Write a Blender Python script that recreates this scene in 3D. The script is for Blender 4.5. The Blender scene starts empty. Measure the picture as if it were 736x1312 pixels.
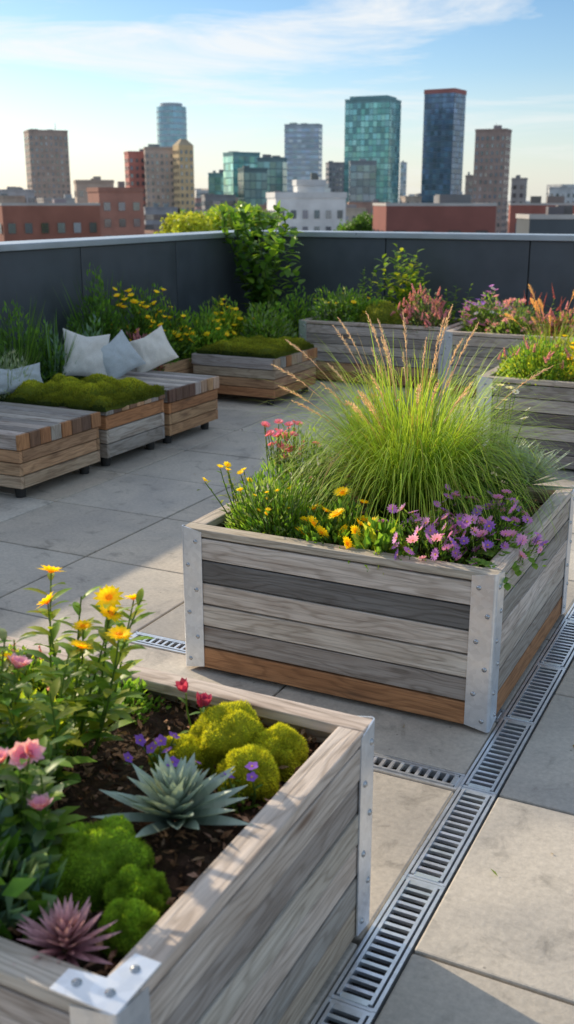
import bpy, math, random
from mathutils import Vector, Matrix, Euler, noise
R=random.Random(11)
sc=bpy.context.scene
COL=sc.collection
V=Vector
UPZ=V((0,0,1))
# ---------------------------------------------------------------- materials
def newmat(name):
    m=bpy.data.materials.new(name); m.use_nodes=True
    nt=m.node_tree; nt.nodes.clear()
    return m,nt,nt.nodes,nt.links
def N(ns,t,**k):
    n=ns.new(t)
    for a,b in k.items(): setattr(n,a,b)
    return n
def mathn(ns,ls,op,a,b=None):
    n=ns.new('ShaderNodeMath'); n.operation=op
    for i,x in enumerate((a,b)):
        if x is None: continue
        if isinstance(x,(int,float)): n.inputs[i].default_value=x
        else: ls.new(x,n.inputs[i])
    return n.outputs[0]
def mixc(ns,ls,bt,f,a,b):
    n=ns.new('ShaderNodeMix'); n.data_type='RGBA'; n.blend_type=bt
    for s,x in ((n.inputs[0],f),(n.inputs[6],a),(n.inputs[7],b)):
        if isinstance(x,(int,float)): s.default_value=x
        elif isinstance(x,tuple): s.default_value=(*x,1)
        else: ls.new(x,s)
    return n.outputs[2]
def ramp(ns,ls,fac,stops):
    n=ns.new('ShaderNodeValToRGB'); e=n.color_ramp.elements
    while len(e)<len(stops): e.new(.5)
    for el,(p,c) in zip(e,stops):
        el.position=p
        el.color=(*c,1) if isinstance(c,tuple) else (c,c,c,1)
    ls.new(fac,n.inputs[0]); return n.outputs[0]
def noisen(ns,ls,vec,scale,detail=4,rough=.55,dist=0):
    n=ns.new('ShaderNodeTexNoise'); n.inputs['Scale'].default_value=scale
    n.inputs['Detail'].default_value=detail; n.inputs['Roughness'].default_value=rough
    n.inputs['Distortion'].default_value=dist
    if vec is not None: ls.new(vec,n.inputs['Vector'])
    return n.outputs[0]
def mapn(ns,ls,vec,scale,rot=(0,0,0)):
    n=ns.new('ShaderNodeMapping'); n.inputs['Scale'].default_value=scale; n.inputs['Rotation'].default_value=rot
    ls.new(vec,n.inputs['Vector']); return n.outputs[0]
def finish(ns,ls,p,bump=None,bs=.3,bd=.01):
    o=ns.new('ShaderNodeOutputMaterial')
    if bump is not None:
        b=ns.new('ShaderNodeBump'); b.inputs['Strength'].default_value=bs; b.inputs['Distance'].default_value=bd
        ls.new(bump,b.inputs['Height']); ls.new(b.outputs[0],p.inputs['Normal'])
    ls.new(p.outputs[0],o.inputs['Surface'])

def mat_wood():
    m,nt,ns,ls=newmat('weathered_wood')
    uv=N(ns,'ShaderNodeUVMap').outputs[0]
    at=N(ns,'ShaderNodeAttribute',attribute_name='tint').outputs['Color']
    warp=noisen(ns,ls,mapn(ns,ls,uv,(1.5,7,1)),1.0,3)
    g1=noisen(ns,ls,mapn(ns,ls,uv,(3,120,1)),1.0,5,.68,.5)
    sx=ns.new('ShaderNodeSeparateXYZ'); ls.new(uv,sx.inputs[0])
    ring=mathn(ns,ls,'SINE',mathn(ns,ls,'ADD',mathn(ns,ls,'MULTIPLY',sx.outputs[1],190.0),mathn(ns,ls,'MULTIPLY',warp,60.0)))
    ringc=ramp(ns,ls,mathn(ns,ls,'ADD',mathn(ns,ls,'MULTIPLY',ring,.5),.5),[(0,(.60,.56,.52)),(.3,(.95,.94,.93)),(1,(1.08,1.08,1.08))])
    g=ramp(ns,ls,g1,[(.28,(.45,.43,.41)),(.48,(.96,.95,.94)),(.75,(1.22,1.22,1.22))])
    c=mixc(ns,ls,'MULTIPLY',1.0,at,g)
    c=mixc(ns,ls,'MULTIPLY',.6,c,ringc)
    vo=ns.new('ShaderNodeTexVoronoi'); vo.inputs['Scale'].default_value=1.0
    ls.new(mapn(ns,ls,uv,(2.1,8.5,1)),vo.inputs['Vector'])
    kn=ramp(ns,ls,vo.outputs['Distance'],[(.05,1.0),(.12,.40),(.22,0.0)])
    c=mixc(ns,ls,'MIX',mathn(ns,ls,'MULTIPLY',kn,.8),c,(.13,.07,.04))
    st=noisen(ns,ls,mapn(ns,ls,uv,(1.1,6,1)),2.0,4)
    c=mixc(ns,ls,'MULTIPLY',.9,c,ramp(ns,ls,st,[(.3,(.72,.66,.61)),(.55,(1.0,.98,.96)),(.75,(1.12,1.12,1.12))]))
    p=N(ns,'ShaderNodeBsdfPrincipled'); ls.new(c,p.inputs['Base Color']); p.inputs['Roughness'].default_value=.75
    finish(ns,ls,p,mathn(ns,ls,'ADD',g1,mathn(ns,ls,'MULTIPLY',ring,.10)),.6,.004); return m
def mat_leaf(name,trans,rough,spec=.4):
    m,nt,ns,ls=newmat(name)
    c=N(ns,'ShaderNodeAttribute',attribute_name='tint').outputs['Color']
    p=N(ns,'ShaderNodeBsdfPrincipled'); ls.new(c,p.inputs['Base Color']); p.inputs['Roughness'].default_value=rough
    p.inputs['Specular IOR Level'].default_value=spec
    t=N(ns,'ShaderNodeBsdfTranslucent')
    c2=mixc(ns,ls,'MULTIPLY',1.0,c,(1.8,1.7,.8)); ls.new(c2,t.inputs['Color'])
    mx=N(ns,'ShaderNodeMixShader'); mx.inputs[0].default_value=trans
    ls.new(p.outputs[0],mx.inputs[1]); ls.new(t.outputs[0],mx.inputs[2])
    o=N(ns,'ShaderNodeOutputMaterial'); ls.new(mx.outputs[0],o.inputs[0]); return m
def mat_tint(name,rough=.8,metal=0.,nscale=8.,lo=.8,hi=1.15,bs=.2,bd=.01,spec=.5,detail=4,stretch=(1,1,1)):
    m,nt,ns,ls=newmat(name)
    at=N(ns,'ShaderNodeAttribute',attribute_name='tint').outputs['Color']
    tc=mapn(ns,ls,N(ns,'ShaderNodeTexCoord').outputs['Object'],stretch)
    n1=noisen(ns,ls,tc,nscale,detail)
    c=mixc(ns,ls,'MULTIPLY',1.0,at,ramp(ns,ls,n1,[(.3,lo),(.7,hi)]))
    p=N(ns,'ShaderNodeBsdfPrincipled'); ls.new(c,p.inputs['Base Color'])
    p.inputs['Metallic'].default_value=metal; p.inputs['Specular IOR Level'].default_value=spec
    r=ramp(ns,ls,n1,[(.3,max(rough-.1,0.02)),(.7,min(rough+.1,1))]); ls.new(r,p.inputs['Roughness'])
    finish(ns,ls,p,n1,bs,bd); return m
def mat_steel():
    m,nt,ns,ls=newmat('galvanised_steel')
    at=N(ns,'ShaderNodeAttribute',attribute_name='tint').outputs['Color']
    tc=N(ns,'ShaderNodeTexCoord').outputs['Object']
    vo=ns.new('ShaderNodeTexVoronoi'); vo.inputs['Scale'].default_value=60; ls.new(tc,vo.inputs['Vector'])
    sp=ns.new('ShaderNodeSeparateColor'); ls.new(vo.outputs['Color'],sp.inputs[0])
    n1=noisen(ns,ls,tc,7,4,.6)
    c=mixc(ns,ls,'MULTIPLY',1.0,at,ramp(ns,ls,sp.outputs[0],[(0,.92),(1,1.04)]))
    c=mixc(ns,ls,'MULTIPLY',1.0,c,ramp(ns,ls,n1,[(.3,(.84,.86,.89)),(.7,(1.05,1.05,1.05))]))
    p=N(ns,'ShaderNodeBsdfPrincipled'); ls.new(c,p.inputs['Base Color']); p.inputs['Metallic'].default_value=.8
    ls.new(ramp(ns,ls,sp.outputs[1],[(0,.28),(1,.40)]),p.inputs['Roughness'])
    finish(ns,ls,p,n1,.04,.002); return m
def mat_concrete():
    m,nt,ns,ls=newmat('concrete_paving')
    at=N(ns,'ShaderNodeAttribute',attribute_name='tint').outputs['Color']
    tc=N(ns,'ShaderNodeTexCoord').outputs['Object']
    a=noisen(ns,ls,tc,1.6,6,.6,.4); b=noisen(ns,ls,tc,55,4,.7); d=noisen(ns,ls,tc,6,6,.65,1.2)
    c=mixc(ns,ls,'MULTIPLY',1.0,at,ramp(ns,ls,a,[(.3,(.70,.71,.73)),(.65,(1.12,1.10,1.06))]))
    c=mixc(ns,ls,'MULTIPLY',1.0,c,ramp(ns,ls,b,[(.3,.82),(.7,1.10)]))
    c=mixc(ns,ls,'MULTIPLY',.9,c,ramp(ns,ls,d,[(.30,.62),(.44,1.0),(.8,1.10)]))
    vo=ns.new('ShaderNodeTexVoronoi'); vo.inputs['Scale'].default_value=11; ls.new(tc,vo.inputs['Vector'])
    c=mixc(ns,ls,'MULTIPLY',.85,c,ramp(ns,ls,vo.outputs['Distance'],[(.02,.4),(.06,1.0)]))
    p=N(ns,'ShaderNodeBsdfPrincipled'); ls.new(c,p.inputs['Base Color'])
    ls.new(ramp(ns,ls,a,[(.3,.45),(.7,.8)]),p.inputs['Roughness'])
    finish(ns,ls,p,mathn(ns,ls,'ADD',b,mathn(ns,ls,'MULTIPLY',d,.7)),.35,.004); return m
WOOD=mat_wood()
LEAF=mat_leaf('green_foliage',.45,.42)
PETAL=mat_leaf('flower_petal',.35,.6,.2)
SUCC=mat_leaf('succulent_leaf',.12,.42,.4)
MOSS=mat_leaf('moss_fuzz',.3,.9,.1)
CONC=mat_concrete()
STEEL=mat_steel()
BOLTM=mat_tint('bolt_steel',.28,.9,30,.9,1.05,.05,.001)
SOIL=mat_tint('bark_soil',.95,0,40,.5,1.4,.9,.02,.15)
FABRIC=mat_tint('linen_fabric',.95,0,120,.88,1.06,.3,.003,.1)
WALLM=mat_tint('dark_cladding',.42,.2,3,.85,1.12,.04,.003)
CAPM=mat_tint('coping_metal',.35,.6,3,.9,1.08,.04,.003)
RUBBER=mat_tint('black_rubber',.7,0,20,.8,1.1,.1,.003)
MASON=mat_tint('city_masonry',.9,0,.35,.82,1.12,.1,.05,.2)
GLASS=mat_tint('city_glass',.14,.5,.12,.8,1.15,.02,.02,.8)
ROOFM=mat_tint('city_roof',.9,0,.3,.8,1.15,.1,.05,.2)
GROUND=mat_tint('city_ground',.95,0,.02,.7,1.2,.1,.05,.1)
BARK=mat_tint('tree_bark',.9,0,4,.7,1.2,.5,.05,.2)
# ---------------------------------------------------------------- mesh builder
class MB:
    def __init__(s): s.v=[];s.f=[];s.m=[];s.c=[];s.uv=[]
    def face(s,vs,m=0,c=(1,1,1),uv=None):
        s.f.append(vs); s.m.append(m); s.c.append(c); s.uv.append(uv)
    def quadp(s,ps,m=0,c=(1,1,1),uv=None):
        i=len(s.v); s.v.extend(tuple(p) for p in ps); s.face(tuple(range(i,i+len(ps))),m,c,uv)
WO={}
def mesh_from(b,name,mats,origin=(0,0,0),smooth=False):
    me=bpy.data.meshes.new(name)
    o=origin
    me.from_pydata([(x-o[0],y-o[1],z-o[2]) for x,y,z in b.v],[],b.f)
    me.polygons.foreach_set('material_index',b.m)
    if smooth: me.polygons.foreach_set('use_smooth',[True]*len(b.f))
    ca=me.color_attributes.new('tint','FLOAT_COLOR','CORNER')
    buf=[]
    for f,c in zip(b.f,b.c):
        buf.extend((c[0],c[1],c[2],1.0)*len(f))
    ca.data.foreach_set('color',buf)
    if any(u is not None for u in b.uv):
        ul=me.uv_layers.new(name='UVMap'); ub=[]
        for f,u in zip(b.f,b.uv):
            if u is None: ub.extend((0,0)*len(f))
            else:
                for q in u: ub.extend(q)
        ul.data.foreach_set('uv',ub)
    for m in mats: me.materials.append(m)
    me.update(); return me
def tag(o,label=None,cat=None,group=None,kind=None):
    if label: o['label']=label
    if cat: o['category']=cat
    if group: o['group']=group
    if kind: o['kind']=kind
    return o
def mk(b,name,mats,parent=None,origin=(0,0,0),smooth=False,bevel=0,**k):
    o=bpy.data.objects.new(name,mesh_from(b,name,mats,origin,smooth)); COL.objects.link(o)
    place(o,parent,origin)
    if bevel:
        md=o.modifiers.new('bevel','BEVEL'); md.width=bevel; md.segments=2; md.limit_method='ANGLE'
    return tag(o,**k)
def place(o,parent,origin):
    WO[o.name]=V(origin)
    if parent: o.parent=parent; o.location=V(origin)-WO[parent.name]
    else: o.location=origin
def inst(me,name,parent,pos,rot=(0,0,0),s=1.0,**k):
    o=bpy.data.objects.new(name,me); COL.objects.link(o); place(o,parent,pos)
    o.rotation_euler=rot; o.scale=(s,s,s); return tag(o,**k)
def empty(name,pos,**k):
    o=bpy.data.objects.new(name,None); o.empty_display_size=.1; COL.objects.link(o); place(o,None,pos); return tag(o,**k)
def jit(c,a=.15,r=R):
    k=1+r.uniform(-a,a); return (c[0]*k*(1+r.uniform(-a,a)*.4),c[1]*k,c[2]*k*(1+r.uniform(-a,a)*.4))
def box(b,x0,x1,y0,y1,z0,z1,m=0,c=(1,1,1),ax=0,off=None):
    i=len(b.v)
    P=[(x0,y0,z0),(x1,y0,z0),(x1,y1,z0),(x0,y1,z0),(x0,y0,z1),(x1,y0,z1),(x1,y1,z1),(x0,y1,z1)]
    b.v.extend(P)
    if off is None: off=(R.uniform(0,50),R.uniform(0,50))
    for f in ((0,3,2,1),(4,5,6,7),(0,1,5,4),(1,2,6,5),(2,3,7,6),(3,0,4,7)):
        uv=[]
        for q in f:
            p=P[q]; uv.append((p[ax]+off[0],sum(p[j] for j in range(3) if j!=ax)+off[1]))
        b.face(tuple(i+q for q in f),m,c,uv)
def tube(b,p0,p1,r0,r1,n=6,m=0,c=(1,1,1)):
    p0=V(p0);p1=V(p1); d=(p1-p0)
    if d.length<1e-6: return
    d.normalize(); a=d.orthogonal().normalized(); e=d.cross(a)
    i=len(b.v)
    for p,r in ((p0,r0),(p1,r1)):
        for k in range(n):
            t=2*math.pi*k/n; b.v.append(tuple(p+a*math.cos(t)*r+e*math.sin(t)*r))
    for k in range(n):
        k2=(k+1)%n; b.face((i+k,i+k2,i+n+k2,i+n+k),m,c)
def lerp(a,b,t): return tuple(a[j]+(b[j]-a[j])*t for j in range(3))
def blade(b,p,d,L,W,segs=4,grav=.3,c0=(.1,.2,.03),c1=None,m=0,prof=0,fold=0.,prog=False,pw=.7):
    p=V(p); d=V(d).normalized(); c1=c1 or c0
    side=d.cross(UPZ)
    if side.length<.05: side=V((R.uniform(-1,1),R.uniform(-1,1),0))
    side.normalize()
    st=L/segs; pts=[p.copy()]; dd=d.copy(); q=p.copy()
    for i in range(segs):
        q=q+dd*st; pts.append(q.copy())
        k=(2.0*((i+.5)/segs)**1.2) if prog else (1.0 if i>0 else .5)
        dd=(dd+V((0,0,-grav/segs*k))).normalized()
    base=len(b.v); cols=3 if fold else 2
    for i,q in enumerate(pts):
        t=i/segs
        if prof==0: w=W*(1-t)**pw
        elif prof==1: w=W*max(math.sin(math.pi*min(1,(t*.93+.06)))**.8,0.02)
        else: w=W*(.75+.5*math.sin(math.pi*t*.8))*(1-t**2.5)
        if i==segs: w=W*.02
        hw=side*(w*.5)
        if cols==2: b.v.append(tuple(q-hw)); b.v.append(tuple(q+hw))
        else:
            dv=(pts[min(i+1,segs)]-pts[max(i-1,0)]).normalized(); nn=side.cross(dv).normalized()
            if nn.z<0: nn=-nn
            b.v.append(tuple(q-hw+nn*w*fold)); b.v.append(tuple(q)); b.v.append(tuple(q+hw+nn*w*fold))
    for i in range(segs):
        c=lerp(c0,c1,(i+.5)/segs); a=base+i*cols; e=a+cols
        for k in range(cols-1): b.face((a+k,a+k+1,e+k+1,e+k),m,c)
    return pts
def leafq(b,p,d,L,W,c,m=0):
    p=V(p); d=V(d).normalized(); s=d.cross(V((R.uniform(-1,1),R.uniform(-1,1),R.uniform(-.3,1))))
    if s.length<.05: s=d.orthogonal()
    s.normalize(); mid=p+d*L*.45; nn=s.cross(d)*(W*.18)
    i=len(b.v)
    b.v.extend([tuple(p),tuple(mid+s*W*.5+nn),tuple(p+d*L),tuple(mid-s*W*.5+nn)])
    b.face((i,i+1,i+2),m,c); b.face((i,i+2,i+3),m,c)
def rdir(zmin=-1):
    while True:
        v=V((R.uniform(-1,1),R.uniform(-1,1),R.uniform(-1,1)))
        if .05<v.length<=1:
            v.normalize()
            if v.z>=zmin: return v
def sphere(b,c,r,nu=10,nv=6,m=0,col=(1,1,1),sz=1.,zmin=-1.0):
    i=len(b.v); c=V(c)
    for j in range(nv+1):
        th=math.pi*j/nv
        for k in range(nu):
            ph=2*math.pi*k/nu
            b.v.append((c.x+r*math.sin(th)*math.cos(ph),c.y+r*math.sin(th)*math.sin(ph),c.z+r*sz*math.cos(th)))
    for j in range(nv):
        for k in range(nu):
            k2=(k+1)%nu; b.face((i+j*nu+k,i+(j+1)*nu+k,i+(j+1)*nu+k2,i+j*nu+k2),m,col)
# ---------------------------------------------------------------- blossoms (shared meshes)
def daisy_mesh(name,r,n,cp,cc,cup=.25,layers=1,cr=.28):
    b=MB()
    for l in range(layers):
        for k in range(n):
            t=2*math.pi*(k+.5*l)/n+R.uniform(-.06,.06)
            d=V((math.cos(t),math.sin(t),cup+l*.35))
            blade(b,(math.cos(t)*r*.15,math.sin(t)*r*.15,0.001*l),d,r*(1-.2*l)*R.uniform(.9,1.05),r*2.2/n*2.2,3,.25,jit(cp,.12),jit(cp,.1),0,1)
    sphere(b,(0,0,r*.05),r*cr,8,4,0,cc,.6)
    return mesh_from(b,name,[PETAL],smooth=True)
def tuft_mesh(name,r,n,c,sz=1.,W=.35):
    b=MB()
    for k in range(n):
        d=rdir(-.3); d.z*=sz; leafq(b,d*r*.25,d,r*R.uniform(.7,1.05),r*W,jit(c,.3))
    return mesh_from(b,name,[PETAL],smooth=True)
def spike_mesh(name,L,r,c,n=50):
    b=MB()
    tube(b,(0,0,-L*.5),(0,0,L),r*.12,r*.08,4,0,(.1,.16,.05))
    for k in range(n):
        t=k/n; a=k*2.4; d=V((math.cos(a),math.sin(a),.9))
        leafq(b,(0,0,t*L),d,r*(1.1-t*.75)*1.2,r*.6,jit(c,.3))
    return mesh_from(b,name,[PETAL],smooth=True)
def cup_mesh(name,r,c):
    b=MB()
    for k in range(6):
        t=k*math.pi/3; blade(b,(math.cos(t)*r*.1,math.sin(t)*r*.1,0),(math.cos(t)*.55,math.sin(t)*.55,1),r*1.4,r*.95,4,-.5,jit(c,.2),jit(c,.2),0,1,.12)
    return mesh_from(b,name,[PETAL],smooth=True)
YEL=(.98,.76,.02); YC=(.85,.45,.01)
B_yel=[daisy_mesh('yellow_blossom',.026,13,YEL,YC,.18,2) for _ in range(3)]
B_yelS=[daisy_mesh('yellow_blossom',.020,8,(.95,.78,.05),(.8,.55,.02),.5,2) for _ in range(2)]
B_pur=[daisy_mesh('purple_blossom',.0165,12,(.66,.27,.78),(.8,.6,.10),.2,1,.2) for _ in range(2)]+[daisy_mesh('purple_blossom',.0165,11,(.84,.42,.82),(.8,.55,.1),.4,1,.2),daisy_mesh('purple_blossom',.0165,11,(.45,.20,.78),(.8,.55,.1),.4,1,.2)]
B_pink=[daisy_mesh('pink_blossom',.014,8,(.82,.30,.52),(.6,.35,.25),.4,2)]
B_mauve=[daisy_mesh('mauve_blossom',.021,7,(.80,.46,.64),(.5,.15,.25),.9,3)]
B_white=[daisy_mesh('white_blossom',.012,7,(.85,.80,.82),(.5,.42,.1),.3,1)]
B_vio=[daisy_mesh('violet_blossom',.016,5,(.32,.13,.66),(.7,.5,.05),.2,1,.2)]
B_redsp=[spike_mesh('red_spike',.10,.009,(.50,.12,.14))]
B_pinksp=[spike_mesh('pink_spike',.07,.014,(.72,.34,.44))]
B_bud=[cup_mesh('burgundy_bud',.028,(.50,.07,.18))]
B_tuftp=[tuft_mesh('pink_tuft',.02,26,(.76,.40,.50))]
# ---------------------------------------------------------------- plants
def bush(name,pos,rx,ry,h,n,L,W,cols,label,cat='plant',fl=None,nf=0,fs=1.,up=.5,stems=18,flz=.35,group=None,blds=0,bl=.2,flift=.015,mat=None,face=0.,sp=.021):
    b=MB(); seed=R.uniform(0,90); P=V(pos); out=[]
    def f(shell=False):
        d=rdir(0.0)
        k=(1+.6*noise.noise(V((d.x*1.7+seed,d.y*1.7,d.z*1.7))))
        k0=R.uniform(.9,1.04) if shell else R.random()**.33
        kk=k*k0
        return V((P.x+d.x*rx*kk,P.y+d.y*ry*kk,P.z+max(d.z,0.02)*h*kk)),d,k0
    for _ in range(stems):
        q,d,k=f(); m1=P+V(((q.x-P.x)*.3,(q.y-P.y)*.3,(q.z-P.z)*.55))
        tube(b,P+V((d.x*rx*.15,d.y*ry*.15,-.03)),m1,.0025,.002,4,0,(.07,.10,.03)); tube(b,m1,q,.002,.001,4,0,(.08,.13,.03))
    for _ in range(n):
        q,d,k=f(); c=R.choice(cols); sh=.25+.95*min(1,k)**1.5  # leaf colour darkened towards the core as painted inner shadow
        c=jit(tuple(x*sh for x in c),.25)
        dd=(d+V((R.uniform(-.8,.8),R.uniform(-.8,.8),up+R.uniform(-.5,.6))))
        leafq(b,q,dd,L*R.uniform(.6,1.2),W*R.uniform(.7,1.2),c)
    for _ in range(blds):
        a=R.uniform(0,6.28); r=math.sqrt(R.random())*.45
        d=V((math.cos(a)*R.uniform(.05,.5),math.sin(a)*R.uniform(.05,.5),1))
        c=jit(R.choice(cols),.2)
        blade(b,P+V((math.cos(a)*rx*r,math.sin(a)*ry*r,0)),d,bl*R.uniform(.6,1.1),W*.8,5,.5,tuple(x*.6 for x in c),c)
    for i in range(nf):
        for _t in range(60):
            q,d,k=f(True)
            if d.z<flz: continue
            q=q+V((d.x*.01,d.y*.01,flift*R.uniform(.6,1.6)))
            if all((q-o2[1]).length>sp*fs for o2 in out): break
        tube(b,q-V((0,0,.05))-V((d.x,d.y,0))*.02,q,.0014,.0012,3,0,(.10,.18,.04))
        out.append((R.choice(fl),q,(R.uniform(-.4,.4)-d.y*.5+face*.5,R.uniform(-.4,.4)+d.x*.5+face*.25,R.uniform(0,6)),fs*R.uniform(.75,1.15)))
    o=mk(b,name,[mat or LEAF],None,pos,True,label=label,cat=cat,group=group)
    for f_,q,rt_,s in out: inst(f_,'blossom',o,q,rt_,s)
    return o
def tall_stems(name,pos,spread,n,h,Lf,Wf,cols,label,fl=None,fs=1.,lean=(0,0),leafn=12,cat='flowering plant',zmin=.15,stemc=(.14,.22,.05),segs=4,nfl=999):
    b=MB(); P=V(pos); tips=[]
    for i in range(n):
        a=R.uniform(0,6.28); r=spread*math.sqrt(R.random()); hh=h*R.uniform(.65,1.05)
        s=P+V((math.cos(a)*r*.35,math.sin(a)*r*.35,-.02)); e=P+V((math.cos(a)*r+lean[0],math.sin(a)*r+lean[1],hh))
        prev=s
        for k in range(1,7):
            t=k/6; q=s.lerp(e,t)+V((math.sin(t*3+i)*.012,math.cos(t*2.6+i)*.012,0)); tube(b,prev,q,.0035*(1.2-t*.6),.0035*(1.1-t*.6),5,0,stemc); prev=q
        tips.append(prev)
        for k in range(leafn):
            t=zmin+(1-zmin)*(k+R.random()*.5)/leafn; q=s.lerp(e,t)+V((math.sin(t*3+i)*.012,math.cos(t*2.6+i)*.012,0))
            aa=k*2.4+i; c=jit(R.choice(cols),.25); sz=(1.15-.6*t)
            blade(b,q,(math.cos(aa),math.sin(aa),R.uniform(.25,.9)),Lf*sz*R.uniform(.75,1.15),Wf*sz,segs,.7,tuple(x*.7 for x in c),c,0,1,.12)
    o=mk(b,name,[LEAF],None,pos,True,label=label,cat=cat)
    if fl:
        for q in tips[:nfl]: inst(R.choice(fl),'blossom',o,q+V((0,0,.004)),(R.uniform(-.2,.8),R.uniform(-.4,.6),R.uniform(0,6)),fs*R.uniform(.85,1.15))
    return o
def moss_mound(name,lobes,label,fuzz=2600,fl=.011,c0=(.05,.09,.01),c1=(.25,.30,.03)):
    b=MB()
    for (cx,cy,cz,r,h) in lobes:
        nu,nv=36,14; i=len(b.v); sd=R.uniform(0,50)
        def P(th,ph):
            d=V((math.sin(th)*math.cos(ph),math.sin(th)*math.sin(ph),math.cos(th)))
            k=1+.26*noise.noise(d*1.8+V((sd,0,0)))+.07*noise.noise(d*6+V((sd,0,0)))
            return V((cx+d.x*r*k,cy+d.y*r*k,cz+d.z*h*k)),d,k
        for j in range(nv+1):
            for k in range(nu):
                q,_,kk=P(math.pi*.62*j/nv,2*math.pi*k/nu); b.v.append(tuple(q))
        for j in range(nv):
            t=1-j/nv
            for k in range(nu):
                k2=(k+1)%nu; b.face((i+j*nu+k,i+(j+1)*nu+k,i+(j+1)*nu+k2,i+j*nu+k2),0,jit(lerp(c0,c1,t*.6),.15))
        for _ in range(int(fuzz)):
            z=R.uniform(-.3,1); th=math.acos(z); q,d,kk=P(th,R.uniform(0,6.283))
            n=(d+rdir()*.55).normalized()
            cl=.5+.5*noise.noise(q*60)
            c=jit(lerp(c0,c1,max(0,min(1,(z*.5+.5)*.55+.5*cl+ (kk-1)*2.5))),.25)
            leafq(b,q-n*.002,n,fl*R.uniform(.6,1.4),fl*.3,c)
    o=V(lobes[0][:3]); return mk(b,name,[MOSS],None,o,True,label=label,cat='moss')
def moss_mat(name,x0,x1,y0,y1,z,label,n=9000,amp=1.):
    b=MB(); nx,ny=90,80; sd=R.uniform(0,50); cx=(x0+x1)/2; cy=(y0+y1)/2
    def H(u,v):
        e=min(u,1-u,v,1-v); ed=min(1,e/.10)
        x=x0+(x1-x0)*u;y=y0+(y1-y0)*v
        vo=noise.voronoi(V((x*5.5+sd+.4*noise.noise(V((x*4,y*4,3))),y*5.5,0)))[0]
        l=max(0,1-(vo[0]*1.4)**2)
        return z+.012+(ed**.5)*(.04+.075*l*amp+.03*noise.noise(V((x*9,y*9,sd))))
    for j in range(ny+1):
        for i in range(nx+1):
            u=i/nx;v=j/ny; w=.03*noise.noise(V((u*6,v*6,sd)))
            b.v.append((x0+(x1-x0)*u+w*(1 if u in(0,1) else 0),y0+(y1-y0)*v+w,H(u,v) if 0<i<nx and 0<j<ny else z+.002))
    for j in range(ny):
        for i in range(nx):
            a=j*(nx+1)+i; h=max(0,(b.v[a][2]-z)/.13)
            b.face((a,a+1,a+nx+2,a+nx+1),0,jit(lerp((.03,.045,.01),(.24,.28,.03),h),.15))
    for _ in range(n):
        u=R.random();v=R.random(); hz=H(u,v); h=(hz-z)/.13
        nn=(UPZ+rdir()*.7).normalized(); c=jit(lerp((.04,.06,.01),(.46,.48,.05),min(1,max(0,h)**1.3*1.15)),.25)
        leafq(b,(x0+(x1-x0)*u,y0+(y1-y0)*v,hz-.004),nn,R.uniform(.012,.026),.007,c)
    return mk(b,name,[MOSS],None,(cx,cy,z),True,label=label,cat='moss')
def rosette(name,pos,r,n,W,c0,c1,label,inner=.5,segs=6,mat=None,cat='succulent plant'):
    b=MB(); P=V(pos)
    for i in range(n):
        t=i/n; a=i*2.39996+R.uniform(-.18,.18); el=math.radians(8+76*t**.9+R.uniform(-8,8)); L=r*(1.05-.55*t)*R.uniform(.8,1.12)
        d=V((math.cos(a)*math.cos(el),math.sin(a)*math.cos(el),math.sin(el)))
        c=jit(lerp(c0,c1,t*.4),.2)
        blade(b,P+V((math.cos(a)*.012*(1-t),math.sin(a)*.012*(1-t),.012+.03*t)),d,L,W*(1-.35*t),segs,-.28*(1-t)+R.uniform(-.05,.15),tuple(x*.6 for x in c),lerp(c,c1,.7),0,2,.28)
    return mk(b,name,[mat or SUCC],None,pos,True,label=label,cat=cat)
def fountain_grass(name,pos,n,L,spread,label,cg=(.16,.30,.03),ct=(.34,.42,.07),W=.005,plumes=0,pl=.9,pc=(.55,.42,.32),grav=1.3,seg=8,els=(28,88,62),hair=70,pw=.008):
    b=MB(); P=V(pos)
    for i in range(n):
        a=R.uniform(0,6.283); r=spread*.25*math.sqrt(R.random()); el=math.radians(R.triangular(*els))
        a2=a+R.uniform(-.6,.6)
        d=V((math.cos(a2)*math.cos(el),math.sin(a2)*math.cos(el),math.sin(el)))
        l=L*R.triangular(.4,1.18,.82); c=jit(cg,.35); e=jit(ct,.3)
        if R.random()<.06: e=(.5,.36,.14)
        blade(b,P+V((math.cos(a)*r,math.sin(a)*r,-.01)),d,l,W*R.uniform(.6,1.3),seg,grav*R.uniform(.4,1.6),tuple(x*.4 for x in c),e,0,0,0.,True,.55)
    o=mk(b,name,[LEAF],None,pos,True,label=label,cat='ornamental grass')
    for i in range(plumes):
        q=MB(); a=R.uniform(0,6.283); el=math.radians(R.uniform(58,88)); d=V((math.cos(a)*math.cos(el),math.sin(a)*math.cos(el),math.sin(el)))
        l=pl*R.uniform(.72,1.06); segs=12; dd=d.copy(); s=P+V((math.cos(a)*.03,math.sin(a)*.03,0)); pts=[s]
        for k in range(segs):
            pts.append(pts[-1]+dd*l/segs); dd=(dd+V((0,0,-.02-.10*k/segs))+V((math.cos(a),math.sin(a),0))*.035*(k/segs)).normalized()
        for k in range(segs): tube(q,pts[k],pts[k+1],.0014,.001,3,0,(.36,.36,.14) if k<8 else pc)
        for k in range(hair):
            t=.80+.20*k/hair; x=t*segs; ii=min(int(x),segs-1); pp=pts[ii].lerp(pts[ii+1],x-ii); dr=(pts[ii+1]-pts[ii]).normalized()
            w=(1-abs((t-.9)/.1)**2)*pw+.004
            leafq(q,pp,dr+rdir()*.6,w*1.4,.0026,jit(pc,.25))
        mk(q,'seed_plume',[PETAL],o,s,True)
    return o
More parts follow.
